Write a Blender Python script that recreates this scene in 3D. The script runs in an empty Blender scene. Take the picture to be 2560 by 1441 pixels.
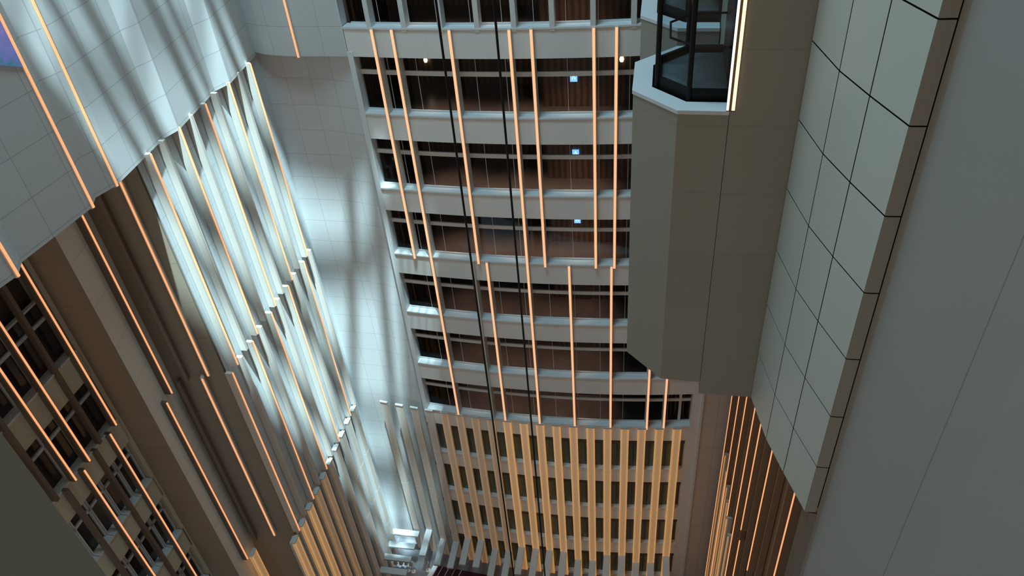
import bpy, math
from mathutils import Vector, Matrix

# ------------------------------------------------------------------ scene
S = bpy.context.scene
COL = S.collection
S.view_settings.view_transform = 'Standard'
S.view_settings.look = 'None'
S.view_settings.gamma = 1.0
S.view_settings.use_curve_mapping = False
S.view_settings.exposure = 0.0
S.cycles.max_bounces = 6
S.cycles.diffuse_bounces = 4
S.cycles.glossy_bounces = 2
S.cycles.transparent_max_bounces = 12
S.cycles.caustics_reflective = False
S.cycles.caustics_refractive = False
S.cycles.sample_clamp_indirect = 4.0
S.cycles.use_denoising = True

H = 41.0                      # eye height above the lobby floor; every z below is measured from the eye
Z0 = -8.722                   # sill of the uppermost balcony in view
FL = 3.2                      # storey height
def ZR(i): return Z0 - FL * i

# ------------------------------------------------------------------ camera
import numpy as np
VP = (1512.0, 3121.0); FPX = 1900.0
dn = np.array([VP[0] - 1280, VP[1] - 720.5, FPX]); dn = dn / np.linalg.norm(dn)
fw = np.array([0, 0, 1.0]) - dn * dn[2]; fw = fw / np.linalg.norm(fw)
rt = np.cross(dn, fw)
if rt[0] < 0: rt = -rt
up = -dn
R = np.array([rt, fw, up])
cx, cy, cz = R @ np.array([1, 0, 0]), R @ np.array([0, -1, 0]), R @ np.array([0, 0, -1])
cam = bpy.data.cameras.new('camera'); cam.sensor_width = 36.0; cam.lens = 36.0 * FPX / 2560.0
cam.clip_start = 0.1; cam.clip_end = 400
co = bpy.data.objects.new('camera', cam); COL.objects.link(co)
M = Matrix(((cx[0], cy[0], cz[0], 0), (cx[1], cy[1], cz[1], 0), (cx[2], cy[2], cz[2], H), (0, 0, 0, 1)))
co.matrix_world = M
S.camera = co

# ------------------------------------------------------------------ materials
def new_mat(name):
    m = bpy.data.materials.new(name); m.use_nodes = True
    nt = m.node_tree; b = nt.nodes.get('Principled BSDF')
    return m, nt, b
def plain(name, col, rough=0.5, metal=0.0, noise=0.0, nscale=3.0, spec=0.5):
    m, nt, b = new_mat(name)
    b.inputs['Roughness'].default_value = rough; b.inputs['Metallic'].default_value = metal
    b.inputs['Specular IOR Level'].default_value = spec
    b.inputs['Base Color'].default_value = (*col, 1)
    if noise:
        tc = nt.nodes.new('ShaderNodeTexCoord'); n = nt.nodes.new('ShaderNodeTexNoise')
        n.inputs['Scale'].default_value = nscale; n.inputs['Detail'].default_value = 4
        r = nt.nodes.new('ShaderNodeMapRange'); r.inputs['To Min'].default_value = 1 - noise; r.inputs['To Max'].default_value = 1 + noise
        mx = nt.nodes.new('ShaderNodeMix'); mx.data_type = 'RGBA'; mx.blend_type = 'MULTIPLY'; mx.inputs['Factor'].default_value = 1
        nt.links.new(tc.outputs['Object'], n.inputs['Vector']); nt.links.new(n.outputs['Fac'], r.inputs['Value'])
        mx.inputs['A'].default_value = (*col, 1); nt.links.new(r.outputs['Result'], mx.inputs['B'])
        nt.links.new(mx.outputs['Result'], b.inputs['Base Color'])
    return m
def panelled(name, col, w, h, gap=0.012, seam=0.55, rough=0.55, vary=0.02, offset=0.0, spec=0.3):
    m, nt, b = new_mat(name)
    b.inputs['Roughness'].default_value = rough; b.inputs['Specular IOR Level'].default_value = spec
    uv = nt.nodes.new('ShaderNodeTexCoord'); br = nt.nodes.new('ShaderNodeTexBrick')
    br.offset = offset; br.squash = 1.0
    br.inputs['Scale'].default_value = 1.0
    br.inputs['Brick Width'].default_value = w; br.inputs['Row Height'].default_value = h
    br.inputs['Mortar Size'].default_value = gap; br.inputs['Mortar Smooth'].default_value = 0.3
    br.inputs['Color1'].default_value = (*[c * (1 + vary) for c in col], 1)
    br.inputs['Color2'].default_value = (*[c * (1 - vary) for c in col], 1)
    br.inputs['Mortar'].default_value = (*[c * seam for c in col], 1)
    nt.links.new(uv.outputs['UV'], br.inputs['Vector']); nt.links.new(br.outputs['Color'], b.inputs['Base Color'])
    return m
def glow(name, col, strength):
    m, nt, b = new_mat(name)
    b.inputs['Base Color'].default_value = (*col, 1)
    b.inputs['Emission Color'].default_value = (*col, 1); b.inputs['Emission Strength'].default_value = strength
    return m
def glassy(name, tint, refl=0.9, rough=0.02):
    m = bpy.data.materials.new(name); m.use_nodes = True; nt = m.node_tree; nt.nodes.clear()
    o = nt.nodes.new('ShaderNodeOutputMaterial'); t = nt.nodes.new('ShaderNodeBsdfTransparent'); g = nt.nodes.new('ShaderNodeBsdfGlossy')
    f = nt.nodes.new('ShaderNodeFresnel'); f.inputs['IOR'].default_value = 1.45
    mu = nt.nodes.new('ShaderNodeMath'); mu.operation = 'MULTIPLY'; mu.inputs[1].default_value = refl
    mx = nt.nodes.new('ShaderNodeMixShader')
    t.inputs['Color'].default_value = (*tint, 1); g.inputs['Roughness'].default_value = rough
    ge = nt.nodes.new('ShaderNodeNewGeometry'); iv = nt.nodes.new('ShaderNodeMath'); iv.operation = 'SUBTRACT'; iv.inputs[0].default_value = 1.0
    nt.links.new(ge.outputs['Backfacing'], iv.inputs[1])
    m2 = nt.nodes.new('ShaderNodeMath'); m2.operation = 'MULTIPLY'
    nt.links.new(f.outputs[0], mu.inputs[0]); nt.links.new(mu.outputs[0], m2.inputs[0]); nt.links.new(iv.outputs[0], m2.inputs[1]); nt.links.new(m2.outputs[0], mx.inputs[0])
    nt.links.new(t.outputs[0], mx.inputs[1]); nt.links.new(g.outputs[0], mx.inputs[2]); nt.links.new(mx.outputs[0], o.inputs[0])
    return m
def striped(name, c1, c2, scale, rough):
    m, nt, b = new_mat(name)
    b.inputs['Roughness'].default_value = rough
    tc = nt.nodes.new('ShaderNodeTexCoord'); w = nt.nodes.new('ShaderNodeTexWave'); w.bands_direction = 'X'
    w.inputs['Scale'].default_value = scale; w.inputs['Distortion'].default_value = 1.2; w.inputs['Detail'].default_value = 3
    r = nt.nodes.new('ShaderNodeValToRGB'); r.color_ramp.elements[0].color = (*c1, 1); r.color_ramp.elements[1].color = (*c2, 1)
    nt.links.new(tc.outputs['UV'], w.inputs['Vector']); nt.links.new(w.outputs['Fac'], r.inputs['Fac']); nt.links.new(r.outputs['Color'], b.inputs['Base Color'])
    return m

WHITE = (0.60, 0.605, 0.60)
m_left_up = panelled('white_cladding_upper', WHITE, 1.2, FL / 3, 0.014, 0.72)
m_left_low = panelled('white_cladding_lower', (0.63, 0.655, 0.67), 0.81, FL / 3, 0.012, 0.78)
m_far = panelled('white_cladding_far', WHITE, 1.0, FL / 3, 0.012, 0.72)
m_right_far = panelled('beige_cladding', (0.62, 0.555, 0.48), 0.75, 1.6, 0.012, 0.7)
m_parapet = panelled('parapet_panel', (0.78, 0.765, 0.735), 3.0, 9.0, 0.006, 0.85)
m_sill = plain('sill_stone', (0.72, 0.74, 0.75), 0.35)
m_fin = plain('fin_paint', (0.66, 0.61, 0.545), 0.5)
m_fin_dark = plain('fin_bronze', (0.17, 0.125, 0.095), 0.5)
m_led = glow('warm_light', (1.0, 0.51, 0.265), 0.86)
m_led_left = glow('amber_light', (1.0, 0.43, 0.19), 0.9)
m_led_bright = glow('shaft_light', (1.0, 0.66, 0.32), 2.2)
m_frame = plain('window_frame_paint', (0.70, 0.70, 0.69), 0.4)
m_wood = striped('corridor_wood', (0.06, 0.036, 0.026), (0.16, 0.095, 0.065), 1.3, 0.45)
m_carpet = plain('corridor_floor', (0.115, 0.090, 0.080), 0.28, noise=0.35, nscale=1.5)
m_glass = glassy('clear_glass', (0.86, 0.90, 0.92), 0.4)
m_cabglass = glassy('cab_glass', (0.90, 0.93, 0.94), 1.0)
m_green = plain('green_glass', (0.105, 0.13, 0.105), 0.25)
m_soffit = plain('bronze_frame', (0.06, 0.045, 0.032), 0.5)
m_core = panelled('core_cladding', (0.30, 0.285, 0.24), 9.0, 1.56, 0.008, 0.8)
m_ledge = plain('ledge_paint', (0.62, 0.64, 0.66), 0.4)
m_tile = plain('large_tile', (0.49, 0.505, 0.455), 0.35)
m_fin_brown = plain('fin_brown', (0.30, 0.195, 0.125), 0.5)
m_gap = plain('shadow_gap', (0.012, 0.012, 0.011), 0.8)
m_return = plain('return_cladding', (0.30, 0.285, 0.25), 0.5)
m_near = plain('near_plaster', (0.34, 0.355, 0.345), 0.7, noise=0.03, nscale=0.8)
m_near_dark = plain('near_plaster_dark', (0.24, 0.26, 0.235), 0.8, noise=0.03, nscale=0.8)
m_black = plain('black_metal', (0.008, 0.008, 0.008), 0.5, spec=0.2)
m_bronze = plain('brown_metal', (0.07, 0.05, 0.04), 0.4)
m_cabfloor = plain('cab_floor', (0.13, 0.16, 0.175), 0.35, noise=0.3, nscale=2)
m_arm = plain('arm_metal', (0.55, 0.57, 0.58), 0.4)
m_floor = plain('lobby_marble', (0.20, 0.20, 0.22), 0.3, noise=0.12, nscale=0.7)
m_red = plain('dark_red_carpet', (0.045, 0.006, 0.014), 0.9, noise=0.15, nscale=8)
m_cream = plain('cream_wall', (0.66, 0.59, 0.45), 0.6)
m_brownwall = panelled('brown_panel', (0.30, 0.245, 0.185), 3.0, FL / 2, 0.012, 0.75)
m_creampanel = panelled('cream_panel', (0.80, 0.76, 0.68), 3.0, FL / 2, 0.012, 0.75)
m_darkglass = plain('dark_glass', (0.03, 0.024, 0.022), 0.12)
m_sign = glow('sign_blue', (0.20, 0.45, 1.0), 1.6)
m_signmark = glow('sign_pale', (0.55, 0.95, 1.0), 1.4)
m_lampglow = glow('lamp_glow', (1.0, 0.82, 0.52), 3.0)
m_rightwall = plain('brown_cladding', (0.33, 0.19, 0.105), 0.5)
m_roof = plain('roof_paint', (0.5, 0.5, 0.5), 0.7)

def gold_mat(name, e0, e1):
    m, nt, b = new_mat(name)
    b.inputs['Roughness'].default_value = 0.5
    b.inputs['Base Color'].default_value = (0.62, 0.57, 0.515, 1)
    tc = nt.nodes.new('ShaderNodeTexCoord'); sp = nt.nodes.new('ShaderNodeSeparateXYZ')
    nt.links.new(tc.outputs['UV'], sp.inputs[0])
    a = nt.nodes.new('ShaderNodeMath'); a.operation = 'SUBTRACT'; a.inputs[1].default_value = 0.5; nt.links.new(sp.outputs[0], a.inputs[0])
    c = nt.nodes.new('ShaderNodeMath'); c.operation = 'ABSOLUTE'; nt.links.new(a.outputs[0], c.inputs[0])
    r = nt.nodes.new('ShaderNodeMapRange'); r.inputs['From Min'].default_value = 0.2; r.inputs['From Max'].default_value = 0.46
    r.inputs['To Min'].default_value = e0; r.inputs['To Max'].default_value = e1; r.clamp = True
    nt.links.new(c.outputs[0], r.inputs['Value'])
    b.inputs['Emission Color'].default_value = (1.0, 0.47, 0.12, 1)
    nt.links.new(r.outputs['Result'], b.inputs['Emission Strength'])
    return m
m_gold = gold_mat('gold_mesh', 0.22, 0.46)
m_gold_daylit_part = gold_mat('gold_mesh_daylit_part', 0.09, 0.20)  # same louver mesh, glow lowered to imitate pale reflected daylight
m_gold_daylit = gold_mat('gold_mesh_daylit', 0.015, 0.05)  # same mesh again, glow nearly off to stand in for sunlight paling it

def screen_mat():
    m, nt, b = new_mat('video_picture')
    tc = nt.nodes.new('ShaderNodeTexCoord'); n = nt.nodes.new('ShaderNodeTexNoise'); n.inputs['Scale'].default_value = 1.6; n.inputs['Detail'].default_value = 5
    r = nt.nodes.new('ShaderNodeValToRGB'); e = r.color_ramp.elements
    e[0].position = 0.36; e[0].color = (0.035, 0.17, 0.22, 1); e[1].position = 0.47; e[1].color = (0.12, 0.16, 0.42, 1)
    x = e.new(0.62); x.color = (0.20, 0.19, 0.47, 1)
    nt.links.new(tc.outputs['UV'], n.inputs['Vector']); nt.links.new(n.outputs['Fac'], r.inputs['Fac'])
    b.inputs['Base Color'].default_value = (0.02, 0.02, 0.03, 1)
    nt.links.new(r.outputs['Color'], b.inputs['Emission Color']); b.inputs['Emission Strength'].default_value = 0.85
    return m
m_screen = screen_mat()

# ------------------------------------------------------------------ mesh helpers
def wz(z): return z + H
class MB:
    def __init__(self): self.v = []; self.f = []; self.uv = []
    def face(self, pts, uvs=None):
        k = len(self.v); self.v += [tuple(p) for p in pts]; self.f.append(list(range(k, k + len(pts))))
        if uvs is None: uvs = [(0, 0)] * len(pts)
        self.uv.append(uvs)
    def ribbon(self, front, back, z0, z1, u0=0.0, caps=True, close=False, zz=None):
        """solid band between plan polylines FRONT and BACK (same count) from z0 to z1 (eye heights)"""
        n = len(front); u = u0; vref = Z0
        zb = lambda z: wz(z)
        rng = range(n - 1) if not close else range(n)
        for i in rng:
            j = (i + 1) % n
            a, b, c, d = front[i], front[j], back[j], back[i]
            l = math.hypot(b[0] - a[0], b[1] - a[1])
            uv = [(u, z0 - vref), (u + l, z0 - vref), (u + l, z1 - vref), (u, z1 - vref)]
            self.face([(a[0], a[1], zb(z0)), (b[0], b[1], zb(z0)), (b[0], b[1], zb(z1)), (a[0], a[1], zb(z1))], uv)
            self.face([(c[0], c[1], zb(z0)), (d[0], d[1], zb(z0)), (d[0], d[1], zb(z1)), (c[0], c[1], zb(z1))], uv)
            self.face([(a[0], a[1], zb(z1)), (b[0], b[1], zb(z1)), (c[0], c[1], zb(z1)), (d[0], d[1], zb(z1))], [(u, .3), (u + l, .3), (u + l, .6), (u, .6)])
            self.face([(d[0], d[1], zb(z0)), (c[0], c[1], zb(z0)), (b[0], b[1], zb(z0)), (a[0], a[1], zb(z0))], [(u, .3), (u + l, .3), (u + l, .6), (u, .6)])
            u += l
        if not close:
            for k in (0, n - 1):
                a, d = front[k], back[k]
                l = math.hypot(d[0] - a[0], d[1] - a[1])
                self.face([(a[0], a[1], zb(z0)), (d[0], d[1], zb(z0)), (d[0], d[1], zb(z1)), (a[0], a[1], zb(z1))], [(.1, z0 - vref), (.1 + l, z0 - vref), (.1 + l, z1 - vref), (.1, z1 - vref)])
        return self
    def prism(self, poly, z0, z1):
        n = len(poly); u = 0.0
        for i in range(n):
            a, b = poly[i], poly[(i + 1) % n]; l = math.hypot(b[0] - a[0], b[1] - a[1])
            self.face([(a[0], a[1], wz(z0)), (b[0], b[1], wz(z0)), (b[0], b[1], wz(z1)), (a[0], a[1], wz(z1))],
                      [(u, z0 - Z0), (u + l, z0 - Z0), (u + l, z1 - Z0), (u, z1 - Z0)])
            u += l
        self.face([(p[0], p[1], wz(z1)) for p in poly], [(p[0], p[1]) for p in poly])
        self.face([(p[0], p[1], wz(z0)) for p in reversed(poly)], [(p[0], p[1]) for p in reversed(poly)])
        return self
    def obox(self, c, t, n, w, d0, d1, z0, z1):
        """box centred at plan point c; width w along tangent t; from -d0 to d1 along n (unit vectors)"""
        def P(a, b): return (c[0] + t[0] * a + n[0] * b, c[1] + t[1] * a + n[1] * b)
        q = [P(-w / 2, d1), P(w / 2, d1), P(w / 2, -d0), P(-w / 2, -d0)]
        n_ = 4
        for i in range(4):
            a, b = q[i], q[(i + 1) % 4]
            self.face([(a[0], a[1], wz(z0)), (b[0], b[1], wz(z0)), (b[0], b[1], wz(z1)), (a[0], a[1], wz(z1))], [(0, z0), (1, z0), (1, z1), (0, z1)])
        self.face([(p[0], p[1], wz(z1)) for p in q], [(.5, 0)] * 4)
        self.face([(p[0], p[1], wz(z0)) for p in reversed(q)], [(.5, 0)] * 4)
        return self
    def beam(self, a, b, w, h, z):
        """horizontal beam from plan a to b, top at z"""
        l = math.hypot(b[0] - a[0], b[1] - a[1]); t = ((b[0] - a[0]) / l, (b[1] - a[1]) / l); n = (-t[1], t[0])
        c = ((a[0] + b[0]) / 2, (a[1] + b[1]) / 2)
        return self.obox(c, t, n, l, w / 2, w / 2, z - h, z)
    def tube(self, pts, r, k=8):
        """tube along 3-D points (world)"""
        pts = [Vector(p) for p in pts]; rings = []
        for i, p in enumerate(pts):
            d = (pts[min(i + 1, len(pts) - 1)] - pts[max(i - 1, 0)]).normalized()
            s = d.cross(Vector((0, 0, 1)));
            if s.length < 1e-3: s = Vector((1, 0, 0))
            s.normalize(); q = d.cross(s)
            rings.append([p + (s * math.cos(2 * math.pi * j / k) + q * math.sin(2 * math.pi * j / k)) * r for j in range(k)])
        for a, b in zip(rings[:-1], rings[1:]):
            for j in range(k): self.face([a[j], a[(j + 1) % k], b[(j + 1) % k], b[j]])
        self.face(list(reversed(rings[0]))); self.face(rings[-1])
        return self
    def lathe(self, c, prof, k=20):
        """prof: list of (r, z_eye)"""
        for (r0, a), (r1, b) in zip(prof[:-1], prof[1:]):
            for j in range(k):
                t0, t1 = 2 * math.pi * j / k, 2 * math.pi * (j + 1) / k
                self.face([(c[0] + r0 * math.cos(t0), c[1] + r0 * math.sin(t0), wz(a)), (c[0] + r0 * math.cos(t1), c[1] + r0 * math.sin(t1), wz(a)),
                           (c[0] + r1 * math.cos(t1), c[1] + r1 * math.sin(t1), wz(b)), (c[0] + r1 * math.cos(t0), c[1] + r1 * math.sin(t0), wz(b))])
        return self
    def build(self, name, mat, parent=None):
        me = bpy.data.meshes.new(name)
        off = parent_loc(parent)
        me.from_pydata([(p[0] - off[0], p[1] - off[1], p[2] - off[2]) for p in self.v], [], self.f)
        ul = me.uv_layers.new(name='UVMap'); k = 0
        for us in self.uv:
            for u in us: ul.data[k].uv = u; k += 1
        me.materials.append(mat)
        import bmesh
        bm = bmesh.new(); bm.from_mesh(me); bmesh.ops.remove_doubles(bm, verts=bm.verts, dist=1e-4)
        bmesh.ops.recalc_face_normals(bm, faces=bm.faces); bm.to_mesh(me); bm.free()
        o = bpy.data.objects.new(name, me); COL.objects.link(o)
        if parent is not None: o.parent = parent
        return o
def parent_loc(p):
    x = y = z = 0.0
    while p is not None:
        x += p.location.x; y += p.location.y; z += p.location.z; p = p.parent
    return (x, y, z)
def tag(o, label=None, cat=None, group=None, kind=None):
    if label: o['label'] = label
    if cat: o['category'] = cat
    if group: o['group'] = group
    if kind: o['kind'] = kind
    return o
def thing(name, label, cat, loc, group=None):
    o = bpy.data.objects.new(name, None); COL.objects.link(o); o.location = (loc[0], loc[1], wz(loc[2])); o.empty_display_size = 0.2
    return tag(o, label, cat, group)
def struct(o, label=None):
    o['kind'] = 'structure'
    if label: o['label'] = label
    return o
ORD = 'zeroth first second third fourth fifth sixth seventh eighth ninth tenth eleventh twelfth thirteenth fourteenth fifteenth sixteenth seventeenth eighteenth nineteenth twentieth'.split()

# ------------------------------------------------------------------ plan of the far balcony facade (a shallow convex curve)
def F(x): return 24.988 - 0.25106 * x + 0.010577 * x * x
def FT(x):
    s = -0.25106 + 0.021154 * x; l = math.hypot(1, s); return (1 / l, s / l)
def FN(x):                                # towards the atrium
    t = FT(x); return (t[1], -t[0])
def FP(x, d=0.0):                         # point on the curve, moved d metres into the building
    n = FN(x); return (x - n[0] * d, F(x) - n[1] * d)
def curve(x0, x1, d, n=24): return [FP(x0 + (x1 - x0) * i / n, d) for i in range(n + 1)]

X0, X1 = -4.78, 7.74
STOREY = ['top', 'second', 'third', 'fourth', 'fifth', 'sixth', 'seventh', 'eighth', 'ninth', 'tenth', 'eleventh']
# parapets with sills
for i in range(0, 11):
    zt = ZR(i); xr = X1 if i < 7 else 7.62
    xl = X0 - 0.17 if i == 0 else X0
    if i < 7:
        lab = '%s pale grey balcony parapet counting down the curved facade, with a white sill' % STOREY[i]
    else:
        lab = 'grey balcony parapet behind the gold louvers, %s row below the louver tops' % ORD[i - 6]
    p = thing('balcony_parapet', lab, 'balcony', (FP(1.5)[0], FP(1.5)[1], zt - 1.06), 'parapets of the curved balcony facade')
    MB().ribbon(curve(xl, xr, 0.0), curve(xl, xr, 0.36), zt - 1.06, zt - 0.06).build('parapet_panel', m_parapet, p)
    MB().ribbon(curve(xl, xr, -0.04), curve(xl, xr, 0.37), zt - 0.06, zt).build('sill', m_sill, p)
# glazing of each storey
for i in range(0, 11):
    zb, zt = ZR(i), ZR(i - 1) - 1.06
    if i < 7:
        w = MB()
        if i > 0: w.ribbon(curve(X0, X1, 0.30), curve(X0, X1, 0.37), zb + 1.38, zb + 1.55)
        w.ribbon(curve(X0, X1, 0.30), curve(X0, X1, 0.36), zb, zb + 0.06)
        if i == 6:
            for x in (7.25,): w.obox(FP(x, 0.33), FT(x), FN(x), 0.12, 0.04, 0.04, zb, zt)
        fr = struct(w.build('window_%d' % (i + 1), m_frame), 'white transom window band above the %s balcony parapet' % STOREY[i])
        MB().ribbon(curve(X0, X1, 0.33), curve(X0, X1, 0.345), zb + 0.02, zt + 0.1).build('pane', m_glass, fr)
        j = MB()
        for k in range(1, 12):
            x = X0 + (X1 - X0) * k / 12.0
            j.obox(FP(x, 0.335), FT(x), FN(x), 0.014, 0.012, 0.012, zb, zt)
        j.build('pane_joint', m_frame, fr)
    else:
        w = MB().ribbon(curve(-5.0, 7.62, 0.02), curve(-5.0, 7.62, 0.30), zt - 0.26, zt)
        fr = struct(w.build('window_%d' % (i + 1), m_soffit), 'dark framed green window band behind the gold louvers')
        MB().ribbon(curve(-5.0, 7.60, 0.20), curve(-5.0, 7.60, 0.24), zb, zt).build('pane', m_green, fr)
        j = MB()
        for k in range(0, 17):
            x = -5.0 + 12.5 * k / 16.0
            j.obox(FP(x, 0.19), FT(x), FN(x), 0.04, 0.02, 0.02, zb, zt)
        j.build('mullion', m_soffit, fr)
# corridors behind the glass
for i in range(-1, 7):
    z = ZR(i)
    struct(MB().ribbon(curve(-6.2, 8.0, 0.37), curve(-6.2, 8.0, 5.3), z - 1.06, z - 0.95).build('floor_corridor', m_carpet))
zc0, zc1 = ZR(7) + 0.3, ZR(-1) - 0.95
struct(MB().ribbon(curve(-6.2, 1.3, 5.0), curve(-6.2, 1.3, 5.2), zc0, zc1).build('wall_corridor', m_wood))
struct(MB().ribbon(curve(1.3, 8.0, 2.9), curve(1.3, 8.0, 5.2), zc0, zc1).build('wall_corridor', m_wood))
struct(MB().prism([FP(X1, 0.37), FP(8.15, 0.37), FP(8.15, 3.2), FP(X1 + 0.05, 3.2)], zc0, zc1).build('wall_corridor', m_wood))
struct(MB().prism([FP(-6.2, 0.6), FP(-6.0, 0.6), FP(-6.0, 5.2), FP(-6.2, 5.2)], zc0, zc1).build('wall_corridor', m_wood))
# doors in the corridors
nd = 0
for i in range(1, 4):
    for x in (-3.4, -0.9, 0.9):
        nd += 1
        d = struct(MB().obox(FP(x, 4.97), FT(x), FN(x), 0.95, 0.02, 0.03, ZR(i) - 0.95, ZR(i) + 1.2).build('door_%d' % nd, m_soffit))
        MB().obox(FP(x + 0.38, 4.93), FT(x), FN(x), 0.05, 0.0, 0.05, ZR(i) + 0.05, ZR(i) + 0.2).build('door_handle', m_lampglow if False else m_frame, d)
for i in range(4, 7):
    for x in (2.6, 4.6, 6.4):
        nd += 1
        d = struct(MB().obox(FP(x, 2.87), FT(x), FN(x), 0.95, 0.02, 0.03, ZR(i) - 0.95, ZR(i) + 1.2).build('door_%d' % nd, m_soffit))
        MB().obox(FP(x + 0.38, 2.83), FT(x), FN(x), 0.05, 0.0, 0.05, ZR(i) + 0.05, ZR(i) + 0.2).build('door_handle', m_frame, d)
# blue lit signs
for k in (1, 2, 3):
    x = 2.52; c = FP(x, 2.86); t, n = FT(x), FN(x); zc = -11.68 - FL * (k - 1)
    s = thing('lit_sign', 'small square blue lit sign on the dark wall of the %s storey' % STOREY[k], 'sign', (c[0], c[1], zc - 0.17), 'blue signs of the corridors')
    MB().obox(c, t, n, 0.27, 0.0, 0.03, zc - 0.16, zc + 0.16).build('panel', m_sign, s)
    g = MB().obox(c, t, n, 0.06, -0.03, 0.04, zc + 0.02, zc + 0.09)
    g.obox((c[0] - t[0] * 0.05, c[1] - t[1] * 0.05), t, n, 0.05, -0.03, 0.04, zc - 0.07, zc)
    g.obox((c[0] + t[0] * 0.05, c[1] + t[1] * 0.05), t, n, 0.05, -0.03, 0.04, zc - 0.07, zc)
    g.build('pictogram', m_signmark, s)
# two small wall lamps of the second storey
for x, d, z, lab in ((-4.25, 4.9, -11.87, 'small glowing wall lamp in the corridor behind the twin amber fins'), (4.38, 2.8, -11.0, 'small glowing wall lamp in the corridor beside the elevator shaft')):
    c = FP(x, d)
    s = thing('wall_lamp', lab, 'lamp', (c[0], c[1], z - 0.1))
    MB().lathe(c, [(0.0, z - 0.11), (0.06, z - 0.09), (0.085, z), (0.06, z + 0.09), (0.0, z + 0.11)], 14).build('shade', m_lampglow, s)
    MB().obox(c, FT(x), FN(x), 0.05, 0.1, 0.0, z - 0.03, z + 0.03).build('bracket', m_black, s)
# ceiling downlights of the corridors
for i in range(0, 7):
    for x in (-2.4, 0.2, 2.7):
        c = FP(x, 1.5); z = ZR(i - 1) - 1.06
        l = bpy.data.lights.new('downlight', 'SPOT'); l.energy = 360 if i < 4 else 170; l.color = (1.0, 0.66, 0.47); l.spot_size = 1.35; l.spot_blend = 0.9; l.shadow_soft_size = 0.1
        o = bpy.data.objects.new('downlight_lamp', l); COL.objects.link(o); o.location = (c[0], c[1], wz(z - 0.05))
# facade end pieces
struct(MB().ribbon([FP(X0 - 0.2, -0.02), FP(X0, -0.02)], [FP(X0 - 0.2, 0.42), FP(X0, 0.42)], -29.0, ZR(0) - 0.9).build('trim_1', m_sill), 'white jamb closing the balcony windows at the pale wall')
struct(MB().ribbon([FP(X0 - 0.42, 0.0), FP(X0 - 0.2, 0.0)], [FP(X0 - 0.42, 0.42), FP(X0 - 0.2, 0.42)], ZR(0) - 1.06, -4.0).build('trim_2', m_sill))
struct(MB().ribbon(curve(X1, 8.2, 0.0, 3), curve(X1, 8.2, 0.45, 3), -41.0, -5.0).build('wall_pier', m_parapet))
struct(MB().ribbon([FP(7.58, 0.01), FP(X1, 0.01)], [FP(7.58, 0.4), FP(X1, 0.4)], -41.0, ZR(6) - 1.06).build('trim_8', m_parapet))
struct(MB().ribbon([FP(8.13, -0.10), FP(8.24, -0.10)], [FP(8.13, 0.2), FP(8.24, 0.2)], -41.0, -6.0).build('trim_3', m_sill), 'thin pale vertical trim on the pier beside the gold louvers')
struct(MB().ribbon([FP(8.2, -0.02), (9.75, 23.40)], [FP(8.2, 0.4), (9.8, 23.9)], -41.0, -6.0).build('wall_far_right', m_right_far))

# ------------------------------------------------------------------ vertical fins of the facade
def fin(name, c, t, n, w, d0, d1, z0, z1, lab, cat, group, mat, led=None, ledw=None, ledside=0.0):
    o = thing(name, lab, cat, (c[0], c[1], z0), group)
    MB().obox(c, t, n, w, d0, d1, z0, z1).build('body', mat, o)
    if led is not None:
        cc = (c[0] + t[0] * ledside, c[1] + t[1] * ledside)
        MB().obox(cc, t, n, ledw, -d1 + 0.0, d1 + 0.03, z0 + 0.01, z1 - 0.03).build('light_strip', led, o)
    return o
for k, x in enumerate((-3.99, -2.78, -1.54, -0.32, 0.88, 2.11, 3.41, 4.69)):
    fin('facade_mullion', FP(x), FT(x), FN(x), 0.17, 0.38, 0.03, ZR(0) - 0.12, ZR(0) + 4.2, 'unlit grey vertical mullion above the top parapet, %s counting from the pale side wall' % ORD[k + 1], 'mullion', 'grey mullions above the top parapet', m_frame)
t1 = [(-3.90, 'outermost of the twin amber fins nearest the pale side wall, upper facade', 3), (-3.20, 'longest amber-lit fin beside the pale wall, running down six storeys', 6),
      (-1.24, 'amber-lit fin between the two black cables, upper facade', 3), (0.73, 'longest amber-lit fin beside the second black cable, running down six storeys', 6),
      (1.44, 'amber-lit fin of the upper facade just beyond the six-storey fin beside the second cable', 3), (3.43, 'amber-lit fin of the upper facade, second from the elevator shaft', 3), (4.15, 'amber-lit fin of the upper facade closest to the elevator shaft', 3)]
for x, lab, e in t1:
    fin('light_fin', FP(x), FT(x), FN(x), 0.12, 0.34, 0.10, ZR(e) - 0.12, ZR(0) - 0.02, lab, 'light fin', 'amber light fins of the balcony facade', m_fin, m_led, 0.085)
t2 = [(-1.50, 'unlit grey fin beside the first black cable, lower balcony facade', None), (-0.91, 'amber-lit fin of the lower facade between the black cables', 1), (2.38, 'amber-lit fin of the lower facade in the middle between second cable and shaft', 1),
      (4.04, 'amber-lit fin of the lower facade closest to the elevator shaft underside', 1)]
for x, lab, l in t2:
    fin('light_fin', FP(x), FT(x), FN(x), 0.12, 0.34, 0.10, ZR(6) - 0.12, ZR(3) - 0.02, lab, 'light fin', 'amber light fins of the balcony facade', m_fin, m_led if l else None, 0.085)
for x, lab in ((5.72, 'amber-lit fin coming out below the elevator shaft, the one farther from the pier'), (6.50, 'amber-lit fin coming out below the elevator shaft, the one nearer the pier')):
    fin('light_fin', FP(x), FT(x), FN(x), 0.12, 0.34, 0.10, ZR(6) - 0.12, ZR(3) - 0.02, lab, 'light fin', 'amber light fins of the balcony facade', m_fin, m_led, 0.085)

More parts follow.
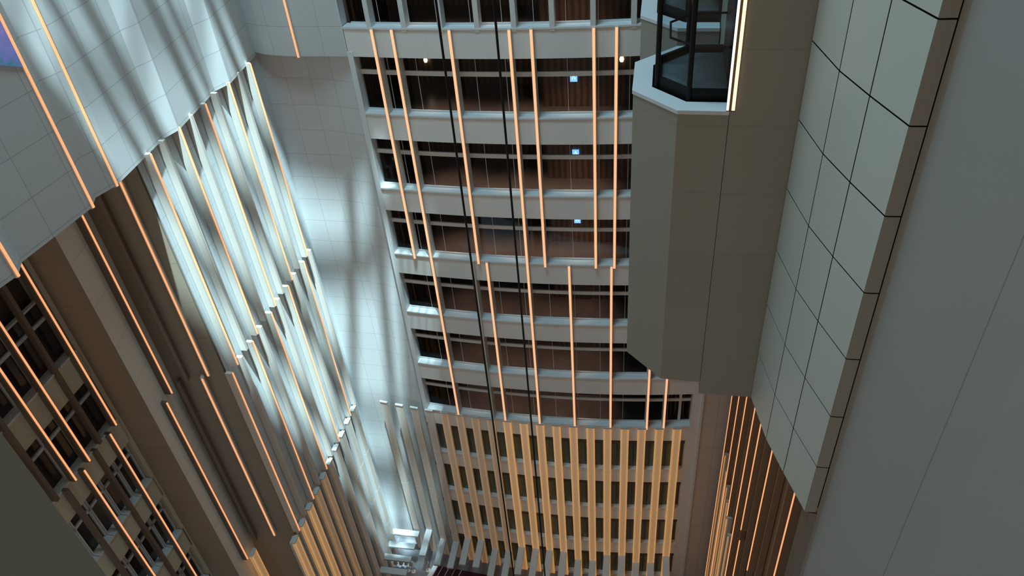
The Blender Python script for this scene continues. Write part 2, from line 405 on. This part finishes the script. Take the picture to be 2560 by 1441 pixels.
# ------------------------------------------------------------------ gold louvers with canopy arms on the facade
LX = [-7.02, -6.21, -5.45, -4.69, -3.92, -3.16, -2.40, -1.63, -0.84, -0.05, 0.73, 1.51, 2.30, 3.11, 3.90, 4.71, 5.50, 6.32, 7.14]
HI, LO = -38.65, -39.3
AZ = [None, HI, LO, LO, HI, HI, LO, LO, HI, HI, HI, HI, LO, LO, HI, HI, LO, LO, HI]
AD = (-0.21, -0.978); AT = (0.978, -0.21)
m_louver_pale = plain('louver_pale', (0.60, 0.56, 0.50), 0.5)
for k, x in enumerate(LX):
    c, t, n = FP(x), FT(x), FN(x)
    lab = 'gold vertical louver on the balcony facade, %s counting from the pier' % ORD[19 - k] if k > 6 else 'pale gold vertical louver standing by the sunlit wall, %s counting from the corner' % ORD[k + 1]
    o = thing('louver', lab, 'louver', (c[0], c[1], -41.0), 'gold louvers of the balcony facade')
    zs = [ZR(6) - 0.04, ZR(7) - 0.15, ZR(8) - 0.15, ZR(9) - 0.15, -41.0]
    for a, b in zip(zs[:-1], zs[1:]):
        MB().obox(c, t, n, 0.39, -0.02, 0.14, b, a - 0.03).build('louver_panel', m_gold_daylit if k < 4 else m_gold_daylit_part if k < 8 else m_gold, o)
    s = MB().obox(c, t, n, 0.36, -0.02, 0.12, -41.0, ZR(6) - 0.06)
    s.obox(c, t, n, 0.41, -0.06, 0.16, ZR(6) - 0.06, ZR(6) + 0.01)
    s.build('core_post', m_arm, o)
    if AZ[k] is not None:
        z = AZ[k]; q = (c[0] + n[0] * 0.12, c[1] + n[1] * 0.12)
        MB().obox((q[0] + AD[0] * 0.87, q[1] + AD[1] * 0.87), AT, AD, 0.37, 0.87, 0.87, z - 0.12, z).build('canopy_arm', m_arm, o)

# ------------------------------------------------------------------ pale far wall beside the facade
fl = [(-8.66, 28.06), (-6.43, 27.45), (-4.95, 26.72)]
struct(MB().ribbon(fl, [(-8.8, 28.6), (-6.4, 28.0), (-4.95, 27.3)], -41.0, -9.7).build('wall_far', m_far))
bu = [(-8.58, 27.85), (-8.1, 27.50), (-7.62, 27.27), (-7.2, 27.10), (-6.78, 26.98), (-6.4, 26.88), (-6.03, 26.79), (-5.6, 26.68), (-5.19, 26.56), (-4.97, 26.50)]
struct(MB().ribbon(bu, [(p[0] + 0.1, p[1] + 1.2) for p in bu], ZR(0) - 1.08, 12.0).build('wall_far_upper', m_far))
n5 = (-0.27, -0.963); t5 = (0.963, -0.27)
fin('light_fin', (-6.80, 26.99), t5, n5, 0.12, 0.02, 0.05, ZR(0) - 1.10, 11.0, 'amber light strip ending at the lower edge of the bulging pale upper wall', 'light fin', None, m_fin, m_led_left, 0.06)

# ------------------------------------------------------------------ upper side wall with folded facets
SO = -9.89
ul = [(-8.56, 27.85), (-8.92, 25.30), (-9.31, 24.76), (-9.73, 21.96), (-10.05, 21.44), (-10.47, 19.06), (-10.56, 18.71), (-10.90, 18.20), (-10.80, 17.67), (-11.62, 15.37), (-11.46, 14.82), (-11.67, 14.37), (-12.6, 11.6)]
struct(MB().ribbon(ul, [(-9.6, 27.9), (-9.7, 25.6), (-10.1, 25.0), (-10.5, 22.3), (-10.9, 21.8), (-11.2, 19.3), (-11.4, 18.9), (-11.7, 18.5), (-12.0, 18.0), (-12.6, 15.7), (-12.8, 15.2), (-12.8, 14.8), (-13.6, 12.0)], SO, 12.0).build('wall_left_upper', m_left_up))
LT = (0.2306, 0.973); LN = (0.973, -0.2306)
for c, lab in (((-9.08, 25.40), 'pink amber strip on the folded pale upper wall, closest to the far corner'), ((-9.81, 22.02), 'pink amber strip on the folded pale upper wall, second from the far corner'),
               ((-10.54, 18.76), 'amber strip on the folded pale upper wall, third from the far corner'), ((-10.80, 17.70), 'amber strip beside the purple video screen'), ((-11.47, 14.80), 'short amber strip at the wall step below the purple video screen')):
    fin('light_fin', c, LT, LN, 0.12, 0.02, 0.03, SO - 0.02, 11.0, lab, 'light fin', 'amber strips of the folded upper wall', m_fin, m_led_left, 0.06)
# video screen
def on(p, q, s): return (p[0] + (q[0] - p[0]) * s, p[1] + (q[1] - p[1]) * s)
pa, pb = (-10.80, 17.67), (-11.62, 15.37)
a0, a1 = on(pa, pb, 0.01), on(pa, pb, 0.9)
sc = thing('video_screen', 'purple and blue video screen with green leaves on the pale upper wall', 'screen', (a0[0], a0[1], -6.05))
def lift(p, d): return (p[0] + 0.942 * d, p[1] - 0.336 * d)
mb = MB()
f0, f1 = lift(a0, 0.05), lift(a1, 0.05)
za, zb_, ztop = -6.02, -4.95, -3.0
mb.face([(f0[0], f0[1], wz(za)), (f1[0], f1[1], wz(zb_)), (f1[0], f1[1], wz(ztop)), (f0[0], f0[1], wz(ztop + -1.9))], [(0, 0), (2.2, .6), (2.2, 2.6), (0, 1.2)])
g0, g1 = lift(a0, 0.0), lift(a1, 0.0)
for (p, q, z1, z2) in ((f0, g0, za, ztop - 1.9), (f1, g1, zb_, ztop)):
    mb.face([(p[0], p[1], wz(z1)), (q[0], q[1], wz(z1)), (q[0], q[1], wz(z2)), (p[0], p[1], wz(z2))])
mb.face([(f0[0], f0[1], wz(za)), (g0[0], g0[1], wz(za)), (g1[0], g1[1], wz(zb_)), (f1[0], f1[1], wz(zb_))])
mb.build('picture', m_screen, sc)

# ------------------------------------------------------------------ lower side wall
def L1(y): return -8.48 - (27.24 - y) * 0.237
lw = [(-8.55, 28.15), (-10.45, 20.12)]
struct(MB().ribbon(lw, [(-9.6, 28.4), (-11.2, 20.9)], -41.0, SO + 0.5).build('wall_left', m_left_low))
struct(MB().ribbon([(-10.52, 20.10), (-12.34, 19.92)], [(-10.6, 20.8), (-12.4, 20.6)], -41.0, SO + 0.5).build('wall_left_step', m_brownwall))
struct(MB().ribbon([(-12.34, 19.92), (-12.42, 18.10)], [(-13.0, 19.9), (-13.0, 18.6)], -41.0, SO + 0.5).build('wall_left_panelled', m_creampanel))
struct(MB().ribbon([(-12.42, 18.10), (-13.74, 18.42)], [(-12.6, 18.7), (-14.0, 18.9)], -41.0, SO + 0.5).build('wall_left_return', m_brownwall))
# window wall: cream, with one window per bay and storey between the fins
ww0, ww1 = (-13.72, 18.35), (-15.02, 13.1)
wl = math.hypot(ww1[0] - ww0[0], ww1[1] - ww0[1]); wt = ((ww1[0] - ww0[0]) / wl, (ww1[1] - ww0[1]) / wl); wn = (-wt[1], wt[0])
if wn[0] < 0: wn = (-wn[0], -wn[1])
def WP(u, d=0.0): return (ww0[0] + wt[0] * u - wn[0] * d, ww0[1] + wt[1] * u - wn[1] * d)
struct(MB().ribbon([WP(0, 0.55), WP(wl, 0.55)], [WP(0, 0.8), WP(wl, 0.8)], -41.0, SO + 0.5).build('wall_left_inner', m_soffit))
for j in range(2, 10):
    zs = ZR(j)
    struct(MB().ribbon([WP(0), WP(wl)], [WP(0, 0.55), WP(wl, 0.55)], zs - 1.15, zs - 0.07).build('wall_left_spandrel', m_cream))
struct(MB().ribbon([WP(-0.20), WP(0.10)], [WP(-0.20, 0.85), WP(0.10, 0.85)], -41.0, SO + 0.5).build('trim_6', m_cream))
BAY = 0.80
nw = 20
for j in range(2, 10):
    zs = ZR(j)
    for b in range(5 if j > 3 else 6):
        u0, u1 = 0.12 + b * BAY, 0.12 + (b + 1) * BAY - 0.02
        nw += 1
        fr = MB()
        for (ua, ub, za, zb) in ((u0, u0 + 0.06, zs, zs + 2.05), (u1 - 0.06, u1, zs, zs + 2.05), (u0, u1, zs + 1.36, zs + 1.47), (u0, u1, zs + 1.98, zs + 2.05)):
            fr.ribbon([WP(ua, 0.20), WP(ub, 0.20)], [WP(ua, 0.32), WP(ub, 0.32)], za, zb)
        fo = struct(fr.build('window_%d' % nw, m_frame), 'small dark window in the cream wall, row %s down, bay %s from the brown return' % (ORD[j - 1], ORD[b + 1]))
        MB().ribbon([WP(u0, 0.27), WP(u1, 0.27)], [WP(u0, 0.30), WP(u1, 0.30)], zs, zs + 2.0).build('pane', m_darkglass, fo)
        MB().ribbon([WP(u0, -0.05), WP(u1, -0.05)], [WP(u0, 0.28), WP(u1, 0.28)], zs - 0.07, zs + 0.0).build('sill', m_frame, fo)

def lfin(p, z0, z1, lab, led, w=0.13, dep=0.24, mat=None, t=LT, n=LN, side=0.0):
    return fin('wall_fin', p, t, n, w, dep, 0.0, z0, z1, lab, 'light fin' if led else 'fin', 'fins of the pale side wall', mat or m_fin, m_led_left if led else None, 0.05, side)
Z3, Z6 = ZR(3), ZR(6)
for k in range(9):
    y = 26.85 - 0.81 * k; led = k % 2 == 0
    lfin((L1(y), y), Z3 - 0.05, SO + 0.08, ('amber-lit' if led else 'unlit cream') + ' fin of the upper tier on the sunlit wall, %s from the far corner' % ORD[k + 1], led, side=0.035)
for k in range(10):
    y = 27.24 - 0.81 * k; led = k % 2 == 1
    lfin((L1(y), y), Z6 - 0.05, Z3, ('amber-lit' if led else 'unlit cream') + ' fin of the middle tier on the sunlit wall, %s from the far corner' % ORD[k + 1], led, side=0.035)
# fins on the stepped brown and window parts
SD = (-0.985, -0.17); SNv = (-0.17, 0.985)
def sfin(p, z0, z1, lab, led, mat): return fin('wall_fin', p, (0.985, 0.17), (0.17, -0.985), 0.12, 0.30, 0.0, z0, z1, lab, 'light fin' if led else 'fin', 'fins of the stepped brown wall', mat, m_led_left if led else None, 0.05, 0.0)
sfin((-11.02, 19.90), Z3, SO + 0.4, 'amber-lit upper fin on the brown wall step, next to the sunlit side wall', True, m_fin)
sfin((-11.24, 19.82), Z6, Z3 - 0.0, 'amber-lit middle-tier fin on the brown wall step', True, m_fin)
sfin((-12.02, 19.62), Z6, Z3 - 0.0, 'unlit dark fin on the brown wall step, middle tier', False, m_fin_dark)
sfin((-11.72, 19.70), Z3, SO + 0.4, 'unlit dark fin on the brown wall step, upper tier', False, m_fin_dark)
lfin((-12.12, 19.20), Z3, SO + 0.4, 'amber-lit upper fin at the edge of the cream panelled wall', True, mat=m_fin_dark)
lfin((-12.20, 18.79), Z6, Z3, 'amber-lit middle-tier fin at the edge of the cream panelled wall', True, mat=m_fin_dark)
for p, led, k in (((-13.62, 17.93), 1, 1), ((-13.84, 17.20), 0, 2), ((-13.95, 16.46), 1, 3), ((-14.10, 15.72), 1, 4), ((-14.34, 15.00), 0, 5), ((-14.5, 14.25), 1, 6)):
    lfin(p, Z3, SO + 0.4, ('amber-lit' if led else 'unlit brown') + ' fin over the small dark windows, upper tier, %s from the brown return' % ORD[k], led, w=0.12, dep=0.20, mat=m_fin_dark)
for p, led, k in (((-13.72, 17.58), 1, 1), ((-13.91, 16.90), 0, 2), ((-14.02, 16.12), 1, 3), ((-14.22, 15.37), 0, 4)):
    lfin(p, Z6, Z3, ('amber-lit' if led else 'unlit brown') + ' fin over the small dark windows, middle tier, %s from the brown return' % ORD[k], led, w=0.12, dep=0.20, mat=m_fin_dark)
# gold louvers of the side wall
for k in range(10):
    y = 26.92 - 0.82 * k; c = (L1(y), y)
    o = thing('louver', '%s louver on the side wall, %s counting from the far corner' % ('sunlit pale' if k < 5 else 'gold', ORD[k + 1]), 'louver', (c[0], c[1], -41.0), 'gold louvers of the side wall')
    zs = [Z6 - 0.04, ZR(7) - 0.15, ZR(8) - 0.15, ZR(9) - 0.15, -41.0]
    for a, b in zip(zs[:-1], zs[1:]):
        MB().obox(c, LT, LN, 0.39, 0.08, 0.05, b, a - 0.03).build('louver_panel', m_gold_daylit if k < 5 else m_gold_daylit_part if k < 7 else m_gold, o)
    MB().obox(c, LT, LN, 0.41, 0.10, 0.06, Z6 - 0.06, Z6).obox(c, LT, LN, 0.36, 0.21, 0.02, -41.0, Z6 - 0.06).build('core_post', m_arm, o)
    if k < 5:
        z = -39.0
        q = (c[0] + LT[0] * 0.28 + LN[0] * 0.78, c[1] + LT[1] * 0.28 + LN[1] * 0.78)
        MB().obox(q, LT, LN, 0.37, 0.80, 0.82, z - 0.12, z).build('canopy_arm', m_arm, o)
c = (-12.05, 19.10)
o = thing('louver', 'short gold louver standing alone beside the cream panelled wall', 'louver', (c[0], c[1], -41.0))
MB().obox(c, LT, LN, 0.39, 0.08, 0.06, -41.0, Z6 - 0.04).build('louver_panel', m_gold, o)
MB().obox(c, LT, LN, 0.41, 0.10, 0.07, Z6 - 0.04, Z6).build('core_post', m_arm, o)

# ------------------------------------------------------------------ right lower wall with fins
rl = [(9.45, 23.9), (8.88, 21.85), (7.65, 16.89), (7.2, 14.1), (6.95, 11.6), (6.75, 9.6)]
def roff(d): return [(p[0] + 0.965 * d, p[1] - 0.26 * d) for p in rl]
struct(MB().ribbon(roff(0.32), roff(0.7), -41.0, -14.9).build('wall_right', m_rightwall))
def RX(y):
    for a, b in zip(rl[:-1], rl[1:]):
        if b[1] <= y <= a[1]: return b[0] + (a[0] - b[0]) * (y - b[1]) / (a[1] - b[1])
RTt = (0.24, 0.971); RNn = (-0.971, 0.24)
Z5 = ZR(5)
def ray(ax, ay):                          # where a sight direction from the eye crosses the right wall's fin line
    for a, b in zip(rl[:-1], rl[1:]):
        d = (b[0] - a[0], b[1] - a[1]); det = ax * -d[1] + d[0] * ay
        s = (a[0] * -d[1] + d[0] * a[1]) / det; u = (ax * a[1] - ay * a[0]) / det
        if -1e-6 <= u <= 1.000001: return (ax * s, ay * s)
RF = [((0.3745, 0.9272), -40.9), ((0.3857, 0.9226), -40.9), ((0.3978, 0.9175), -40.9), ((0.4133, 0.9106), -40.9), ((0.4267, 0.9044), Z5), ((0.4519, 0.8921), Z5), ((0.5005, 0.8657), -40.9)]
for k, (a, zb) in enumerate(RF):
    p = ray(*a)
    fin('wall_fin', p, RTt, RNn, 0.09, 0.30, 0.0, zb, -15.0, 'amber-lit fin on the dark brown wall under the tiled overhang, %s from the pier' % ORD[k + 1], 'light fin', 'fins of the dark brown wall', m_rightwall, m_led_left, 0.045)
for k, (ax, zt) in enumerate((((0.4263, 0.9046), Z5 - 0.35), ((0.4520, 0.8920), Z5 - 3.0))):
    pass
p = ray(0.4283, 0.9037)
fin('wall_fin', p, RTt, RNn, 0.09, 0.30, 0.0, -40.9, Z5 - 0.5, 'amber-lit lower fin starting halfway down the dark brown wall', 'light fin', 'fins of the dark brown wall', m_rightwall, m_led_left, 0.045)
for k in range(14):
    y = 23.0 - k * 0.84
    x = RX(y)
    fin('wall_fin', (x, y), RTt, RNn, 0.08, 0.30, -0.10, -40.9, -15.0, 'unlit brown fin on the dark brown wall, %s from the pier' % ORD[k + 1], 'fin', 'unlit fins of the dark brown wall', m_fin_brown)
for k, (x, y) in enumerate(((8.88, 21.85), (8.68, 20.97), (8.46, 20.13), (8.27, 19.38), (8.04, 18.58), (7.86, 17.76), (7.65, 16.89))):
    o = thing('louver', 'thin gold louver on the dark brown wall, %s from the pier' % ORD[k + 1], 'louver', (x, y, -41.0), 'gold louvers of the dark brown wall')
    MB().obox((x, y), RTt, RNn, 0.10, 0.05, 0.0, -41.0, Z6 - 0.05).build('louver_panel', m_gold, o)
    MB().obox((x, y), RTt, RNn, 0.12, 0.20, 0.02, Z6 - 0.05, Z6).obox((x, y), RTt, RNn, 0.07, 0.30, -0.05, -41.0, Z6 - 0.05).build('core_post', m_fin, o)

# ------------------------------------------------------------------ elevator core, tiled wall, near walls
CB = -14.8
RP = [(5.86, 13.30), (5.80, 11.90), (5.87, 10.88), (5.98, 9.79)]
R5 = (6.22, 9.74)
CL = (4.589, 13.597)
core = [CL, RP[0], (6.6, 13.3), (8.2, 22.0), (6.6, 22.0)]
struct(MB().prism(core, CB, 8.0).build('wall_core', m_core))
# tiled wall: panels hung in front of a dark backing
struct(MB().ribbon([(p[0] + 0.06, p[1]) for p in RP], [(p[0] + 0.5, p[1] + 0.1) for p in RP], CB + 0.02, 8.0).build('wall_right_backing', m_gap))
tw = MB()
for a, b in zip(RP[:-1], RP[1:]):
    l = math.hypot(b[0] - a[0], b[1] - a[1]); g = 0.015 / l
    pa, pb = on(a, b, g), on(a, b, 1 - g)
    z = CB
    while z < 8.0:
        tw.ribbon([pa, pb], [(pa[0] + 0.006, pa[1]), (pb[0] + 0.006, pb[1])], z + 0.016, z + 1.56 - 0.016); z += 1.56
struct(tw.build('wall_right_upper', m_tile), 'large pale tiled wall with dark joints beside the elevator core')
rw = MB(); z = CB
while z < 8.0:
    rw.ribbon([(RP[3][0] + 0.002, RP[3][1] - 0.001), (R5[0] - 0.012, R5[1])], [(RP[3][0] + 0.004, RP[3][1] + 0.008), (R5[0] - 0.012, R5[1] + 0.008)], z + 0.014, z + 1.56 - 0.014); z += 1.56
struct(rw.build('trim_4', m_return), 'narrow darker return closing the tiled wall')
struct(MB().ribbon([(RP[3][0] + 0.10, RP[3][1] - 0.02), (R5[0] + 0.03, R5[1] - 0.03)], [(RP[3][0] + 0.10, RP[3][1] + 0.3), (R5[0] + 0.03, R5[1] + 0.3)], -41.0, CB - 0.02).build('trim_5', m_fin_dark))  # return continued downwards; the brown of warm light is put into its colour
struct(MB().ribbon([(R5[0] + 0.008, R5[1] - 0.005), (R5[0] + 0.055, R5[1] - 0.10)], [(R5[0] + 0.2, R5[1] + 0.05), (R5[0] + 0.3, R5[1] - 0.1)], -41.0, 8.0).build('trim_7', m_return))
NW = [(R5[0] + 0.056, R5[1] - 0.101), (7.1, 7.4), (8.2, 3.4)]
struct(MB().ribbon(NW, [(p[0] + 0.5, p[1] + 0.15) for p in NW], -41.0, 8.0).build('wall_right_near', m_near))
struct(MB().ribbon([(6.874, 8.009), (6.879, 7.995)], [(6.95, 8.03), (6.955, 8.02)], -41.0, 8.0).build('trim_9', m_near_dark))
# near wall on the other side
NL = [(-6.27, 6.45), (-6.9, 5.2), (-7.6, 3.2)]
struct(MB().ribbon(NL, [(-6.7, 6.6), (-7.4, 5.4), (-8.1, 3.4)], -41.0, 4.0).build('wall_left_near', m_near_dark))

# ------------------------------------------------------------------ elevator shafts and cabs
ZL = -6.834
def offset_open(poly, d):
    """shift an open plan polyline inwards (to its right-hand side when walked A->E) by d, mitred"""
    out = []; n = len(poly)
    def nrm(a, b):
        l = math.hypot(b[0] - a[0], b[1] - a[1]); return ((b[1] - a[1]) / l, -(b[0] - a[0]) / l)
    for i in range(n):
        if i == 0: q = nrm(poly[0], poly[1]); s = 1
        elif i == n - 1: q = nrm(poly[-2], poly[-1]); s = 1
        else:
            p, r = nrm(poly[i - 1], poly[i]), nrm(poly[i], poly[i + 1]); q = (p[0] + r[0], p[1] + r[1]); l = math.hypot(*q); q = (q[0] / l, q[1] / l); s = 1 / (q[0] * p[0] + q[1] * p[1])
        out.append((poly[i][0] + q[0] * d * s, poly[i][1] + q[1] * d * s))
    return out
bay1 = [(4.580, 13.600), (3.62, 13.86), (2.94, 14.99), (3.27, 16.43), (4.38, 17.13), (5.34, 16.92)]
def lerp2(a, b, s): return (a[0] + (b[0] - a[0]) * s, a[1] + (b[1] - a[1]) * s)
def shaft(bay, name, lab, cablab, zb):
    inn = offset_open(bay, 0.38)
    o = thing('elevator_shaft', lab, 'elevator shaft', (bay[1][0], bay[1][1], zb))
    MB().ribbon(bay, inn, zb, ZL - 0.08).build('casing', m_core, o)
    inn2 = offset_open(bay, 0.39); out2 = offset_open(bay, -0.02)
    MB().ribbon(out2, inn2, ZL - 0.08, ZL).build('ledge', m_ledge, o)
    MB().prism(inn, zb, zb + 0.2).build('pit_floor', m_gap, o)
    c = offset_open(bay, 0.49)
    cf = c[:]                                       # cab outline
    e = thing('elevator_cab', cablab, 'elevator', (sum(p[0] for p in cf) / 6, sum(p[1] for p in cf) / 6, ZL - 0.15))
    MB().prism(cf, ZL - 0.15, ZL + 0.02).build('base', m_black, e)
    ci = offset_open(bay, 0.56)
    MB().ribbon(cf, ci, ZL + 0.02, ZL + 0.22).build('kick_rail', m_black, e)
    MB().prism(ci, ZL + 0.02, ZL + 0.06).build('cab_floor', m_cabfloor, e)
    ZT = ZL + 2.75
    for p in cf[:5]:
        MB().lathe(p, [(0, ZL), (0.055, ZL), (0.055, ZT), (0, ZT)], 10).build('post', m_black, e)
    g0, g1 = offset_open(bay, 0.52), offset_open(bay, 0.535)
    for i in range(5):
        MB().ribbon([g0[i], g0[i + 1]], [g1[i], g1[i + 1]], ZL + 0.2, ZT).build('glass_pane', m_cabglass, e)
    h = offset_open(bay, 0.72)
    MB().tube([(p[0], p[1], wz(ZL + 1.0)) for p in h], 0.025).build('handrail', m_black, e)
    MB().ribbon(cf, ci, ZT - 0.1, ZT).build('head_rail', m_black, e)
    MB().prism(cf, ZT, ZT + 0.15).build('cab_roof', m_black, e)
    # back wall with the cab doors
    MB().ribbon([lerp2(ci[0], ci[5], 0.0), lerp2(ci[0], ci[5], 1.0)], [(ci[0][0] + 0.1, ci[0][1]), (ci[5][0] + 0.1, ci[5][1])], ZL + 0.02, ZT).build('back_panel', m_bronze, e)
    # bottom cap of the shaft casing
    return o
shaft(bay1, 'a', 'grey eight-sided elevator shaft casing with a pale ledge, the nearer one', 'glass elevator cab with black posts in the nearer shaft', -14.38)
bay2 = [(p[0] + 1.03, p[1] + 4.42) for p in bay1]
shaft(bay2, 'b', 'grey eight-sided elevator shaft casing seen behind the nearer glass cab', 'dark glass elevator cab in the farther shaft behind', -14.38)
# light channel next to the cab
lc = thing('light_channel', 'bright double light channel running up the core wall beside the glass cab', 'light', (CL[0], CL[1], ZL))
CT, CN = (0.967, -0.255), (-0.255, -0.967)
MB().obox((CL[0] + 0.01, CL[1] - 0.003), CT, CN, 0.17, 0.02, 0.02, ZL, 8.0).build('channel_back', m_bronze, lc)
MB().obox((CL[0] - 0.048, CL[1] + 0.012), CT, CN, 0.045, -0.02, 0.04, ZL + 0.03, 8.0).build('light_strip', glow('shaft_light_white', (1.0, 0.84, 0.64), 1.6), lc)
MB().obox((CL[0] + 0.055, CL[1] - 0.015), CT, CN, 0.06, -0.02, 0.04, ZL + 0.03, 8.0).build('light_strip', m_led_bright, lc)

# ------------------------------------------------------------------ hanging cables
for (ax, ay), d, lab in (((-0.0617, 0.9981), 17.0, 'black vertical cable hanging nearer the pale side wall'), ((0.0122, 0.9999), 17.0, 'black vertical cable hanging nearer the elevator shaft')):
    o = MB().tube([(ax * d, ay * d, wz(-41.0)), (ax * d, ay * d, wz(19.5))], 0.029, 10).build('cable', m_black)
    tag(o, lab, 'cable', 'black hanging cables')

# ------------------------------------------------------------------ lobby at the bottom
struct(MB().prism([(-22, -8), (14, -8), (14, 32), (-22, 32)], -41.3, -41.0).build('floor', m_floor))
ca, cb = [(-6.2, 25.9), (-4.5, 25.36), (-2.8, 24.84), (0, 23.95), (4, 23.1)], [(-8.6, 21.4), (-6.6, 20.9), (-4.6, 20.4), (-1, 19.6), (3, 18.8)]
cp = thing('carpet', 'dark red carpet on the lobby floor under the canopy arms', 'carpet', (-3, 23, -41.0))
MB().ribbon(ca, cb, -41.0, -40.97).build('pile', m_red, cp)
il = MB()
for k in range(4):
    p = (-5.75 + 0.38 * k, 25.74 - 0.12 * k)
    il.beam(p, (p[0] - 1.4, p[1] - 2.6), 0.03, 0.01, -40.96)
il.build('border_line', m_frame, cp)
tag(MB().beam((-6.04, 26.0), (-8.6, 21.3), 0.28, 0.16, -40.85).build('kerb', m_sill), 'white kerb along the edge of the dark red carpet', 'kerb')
for (x, y), lab in (((-7.5, 25.62), 'small white lamp with a cone shade near the sunlit canopy arms'), ((-6.62, 25.62), 'small white lamp with a cone shade beside the white kerb')):
    l = thing('floor_lamp', lab, 'lamp', (x, y, -41.0), 'lobby lamps')
    MB().lathe((x, y), [(0, -41.0), (0.14, -41.0), (0.14, -40.97), (0, -40.97)], 16).build('base', m_frame, l)
    MB().lathe((x, y), [(0.02, -40.97), (0.02, -40.1)], 8).build('pole', m_frame, l)
    MB().lathe((x, y), [(0.16, -40.2), (0.15, -40.1), (0.02, -39.65), (0, -39.64)], 16).build('shade', m_sill, l)
    MB().lathe((x, y), [(0, -40.34), (0.09, -40.3), (0.11, -40.22), (0, -40.19)], 14).build('bulb', glow('bulb_glow', (1, 0.9, 0.75), 6.0), l)
for k, ((x, y), lab) in enumerate((((-8.45, 25.78), 'unlit white lamp with a cone shade between two sunlit canopy arms, nearest the side wall'), ((-8.12, 25.74), 'unlit white lamp with a cone shade between two sunlit canopy arms, middle one'), ((-7.80, 25.70), 'unlit white cone lamp between two sunlit canopy arms, farthest from the side wall'))):
    l = thing('floor_lamp', lab, 'lamp', (x, y, -41.0), 'lobby lamps')
    MB().lathe((x, y), [(0, -41.0), (0.12, -41.0), (0.12, -40.97), (0, -40.97)], 16).build('base', m_frame, l)
    MB().lathe((x, y), [(0.02, -40.97), (0.02, -40.1)], 8).build('pole', m_frame, l)
    MB().lathe((x, y), [(0.13, -40.2), (0.12, -40.1), (0.02, -39.75), (0, -39.74)], 16).build('shade', m_arm, l)

# ------------------------------------------------------------------ roof with skylight opening and beams
RZ = 20.0
def G(p, q): return (p * 0.974 + q * 0.228, -p * 0.228 + q * 0.974)      # building grid, turned 13 degrees
rf = MB()
rf.prism([G(-34, 18.75), G(-10, 18.75), G(-7, 18.5), G(-3.7, 18.15), G(20, 18.15), G(20, 36), G(-34, 36)], RZ, RZ + 0.4)
rf.prism([G(-34, -14), G(20, -14), G(20, 12.2), G(-8.2, 12.2), G(-9.4, 10.5), G(-34, 10.5)], RZ, RZ + 0.4)
rf.prism([G(-34, 10.5), G(-13.6, 10.5), G(-13.6, 18.75), G(-34, 18.75)], RZ, RZ + 0.4)
rf.prism([G(-3.7, 12.2), G(20, 12.2), G(20, 18.15), G(-3.7, 18.15)], RZ, RZ + 0.4)
roof = struct(rf.build('ceiling', m_roof))
bm = MB()
for q, wd in ((11.8, 0.3), (12.9, 0.5), (15.2, 0.5), (16.1, 0.25), (17.9, 0.42)): bm.beam(G(-13.6, q), G(-3.7, q), wd, 0.3, RZ + 0.35)
for (a, b, wd) in ((G(-7.5, 18.7), G(-8.9, 15.7), 0.36), (G(-8.9, 15.7), G(-7.6, 12.2), 0.25), (G(-6.45, 10.5), G(-6.45, 18.7), 0.42), *[(G(-11.0 - 0.42 * k, 10.5), G(-11.0 - 0.42 * k, 18.7), 0.17) for k in range(6)], *[(G(-5.55 + 0.35 * k, 11), G(-5.55 + 0.35 * k, 18.7), 0.25) for k in range(6)]):  # the two close-set slat rows are added out of view to weaken the sun
    bm.beam(a, b, wd, 0.3, RZ + 0.35)
struct(bm.build('ceiling_beam_and_sun_slat', m_roof))

# ------------------------------------------------------------------ light
d = Vector((-0.085, 0.21, -1.0)).normalized()
sl = bpy.data.lights.new('sun', 'SUN'); sl.energy = 22.0; sl.angle = math.radians(0.8); sl.color = (0.62, 0.91, 1.0)
so = bpy.data.objects.new('sun', sl); COL.objects.link(so); so.rotation_euler = d.to_track_quat('-Z', 'Y').to_euler(); so.location = (0, 0, 90)
al = bpy.data.lights.new('skylight', 'AREA'); al.shape = 'RECTANGLE'; al.size = 9.8; al.size_y = 6; al.energy = 5200; al.color = (0.48, 0.83, 1.0)
ao = bpy.data.objects.new('skylight', al); COL.objects.link(ao); ao.location = (*G(-8.6, 15.2), wz(RZ - 0.3)); ao.rotation_euler = (0, 0, math.radians(-13.2))

w = bpy.data.worlds.new('sky'); S.world = w; w.use_nodes = True; nt = w.node_tree
bg = nt.nodes['Background']; tc = nt.nodes.new('ShaderNodeTexCoord'); sp = nt.nodes.new('ShaderNodeSeparateXYZ')
mr = nt.nodes.new('ShaderNodeMapRange'); mr.inputs['From Min'].default_value = -0.7; mr.inputs['From Max'].default_value = 0.6
rp = nt.nodes.new('ShaderNodeValToRGB'); e = rp.color_ramp.elements
e[0].position = 0; e[0].color = (1.25, 0.98, 0.72, 1); e[1].position = 1; e[1].color = (0.64, 0.585, 0.51, 1)
nt.links.new(tc.outputs['Generated'], sp.inputs[0]); nt.links.new(sp.outputs[2], mr.inputs['Value']); nt.links.new(mr.outputs['Result'], rp.inputs['Fac'])
nt.links.new(rp.outputs['Color'], bg.inputs['Color']); bg.inputs['Strength'].default_value = 0.265
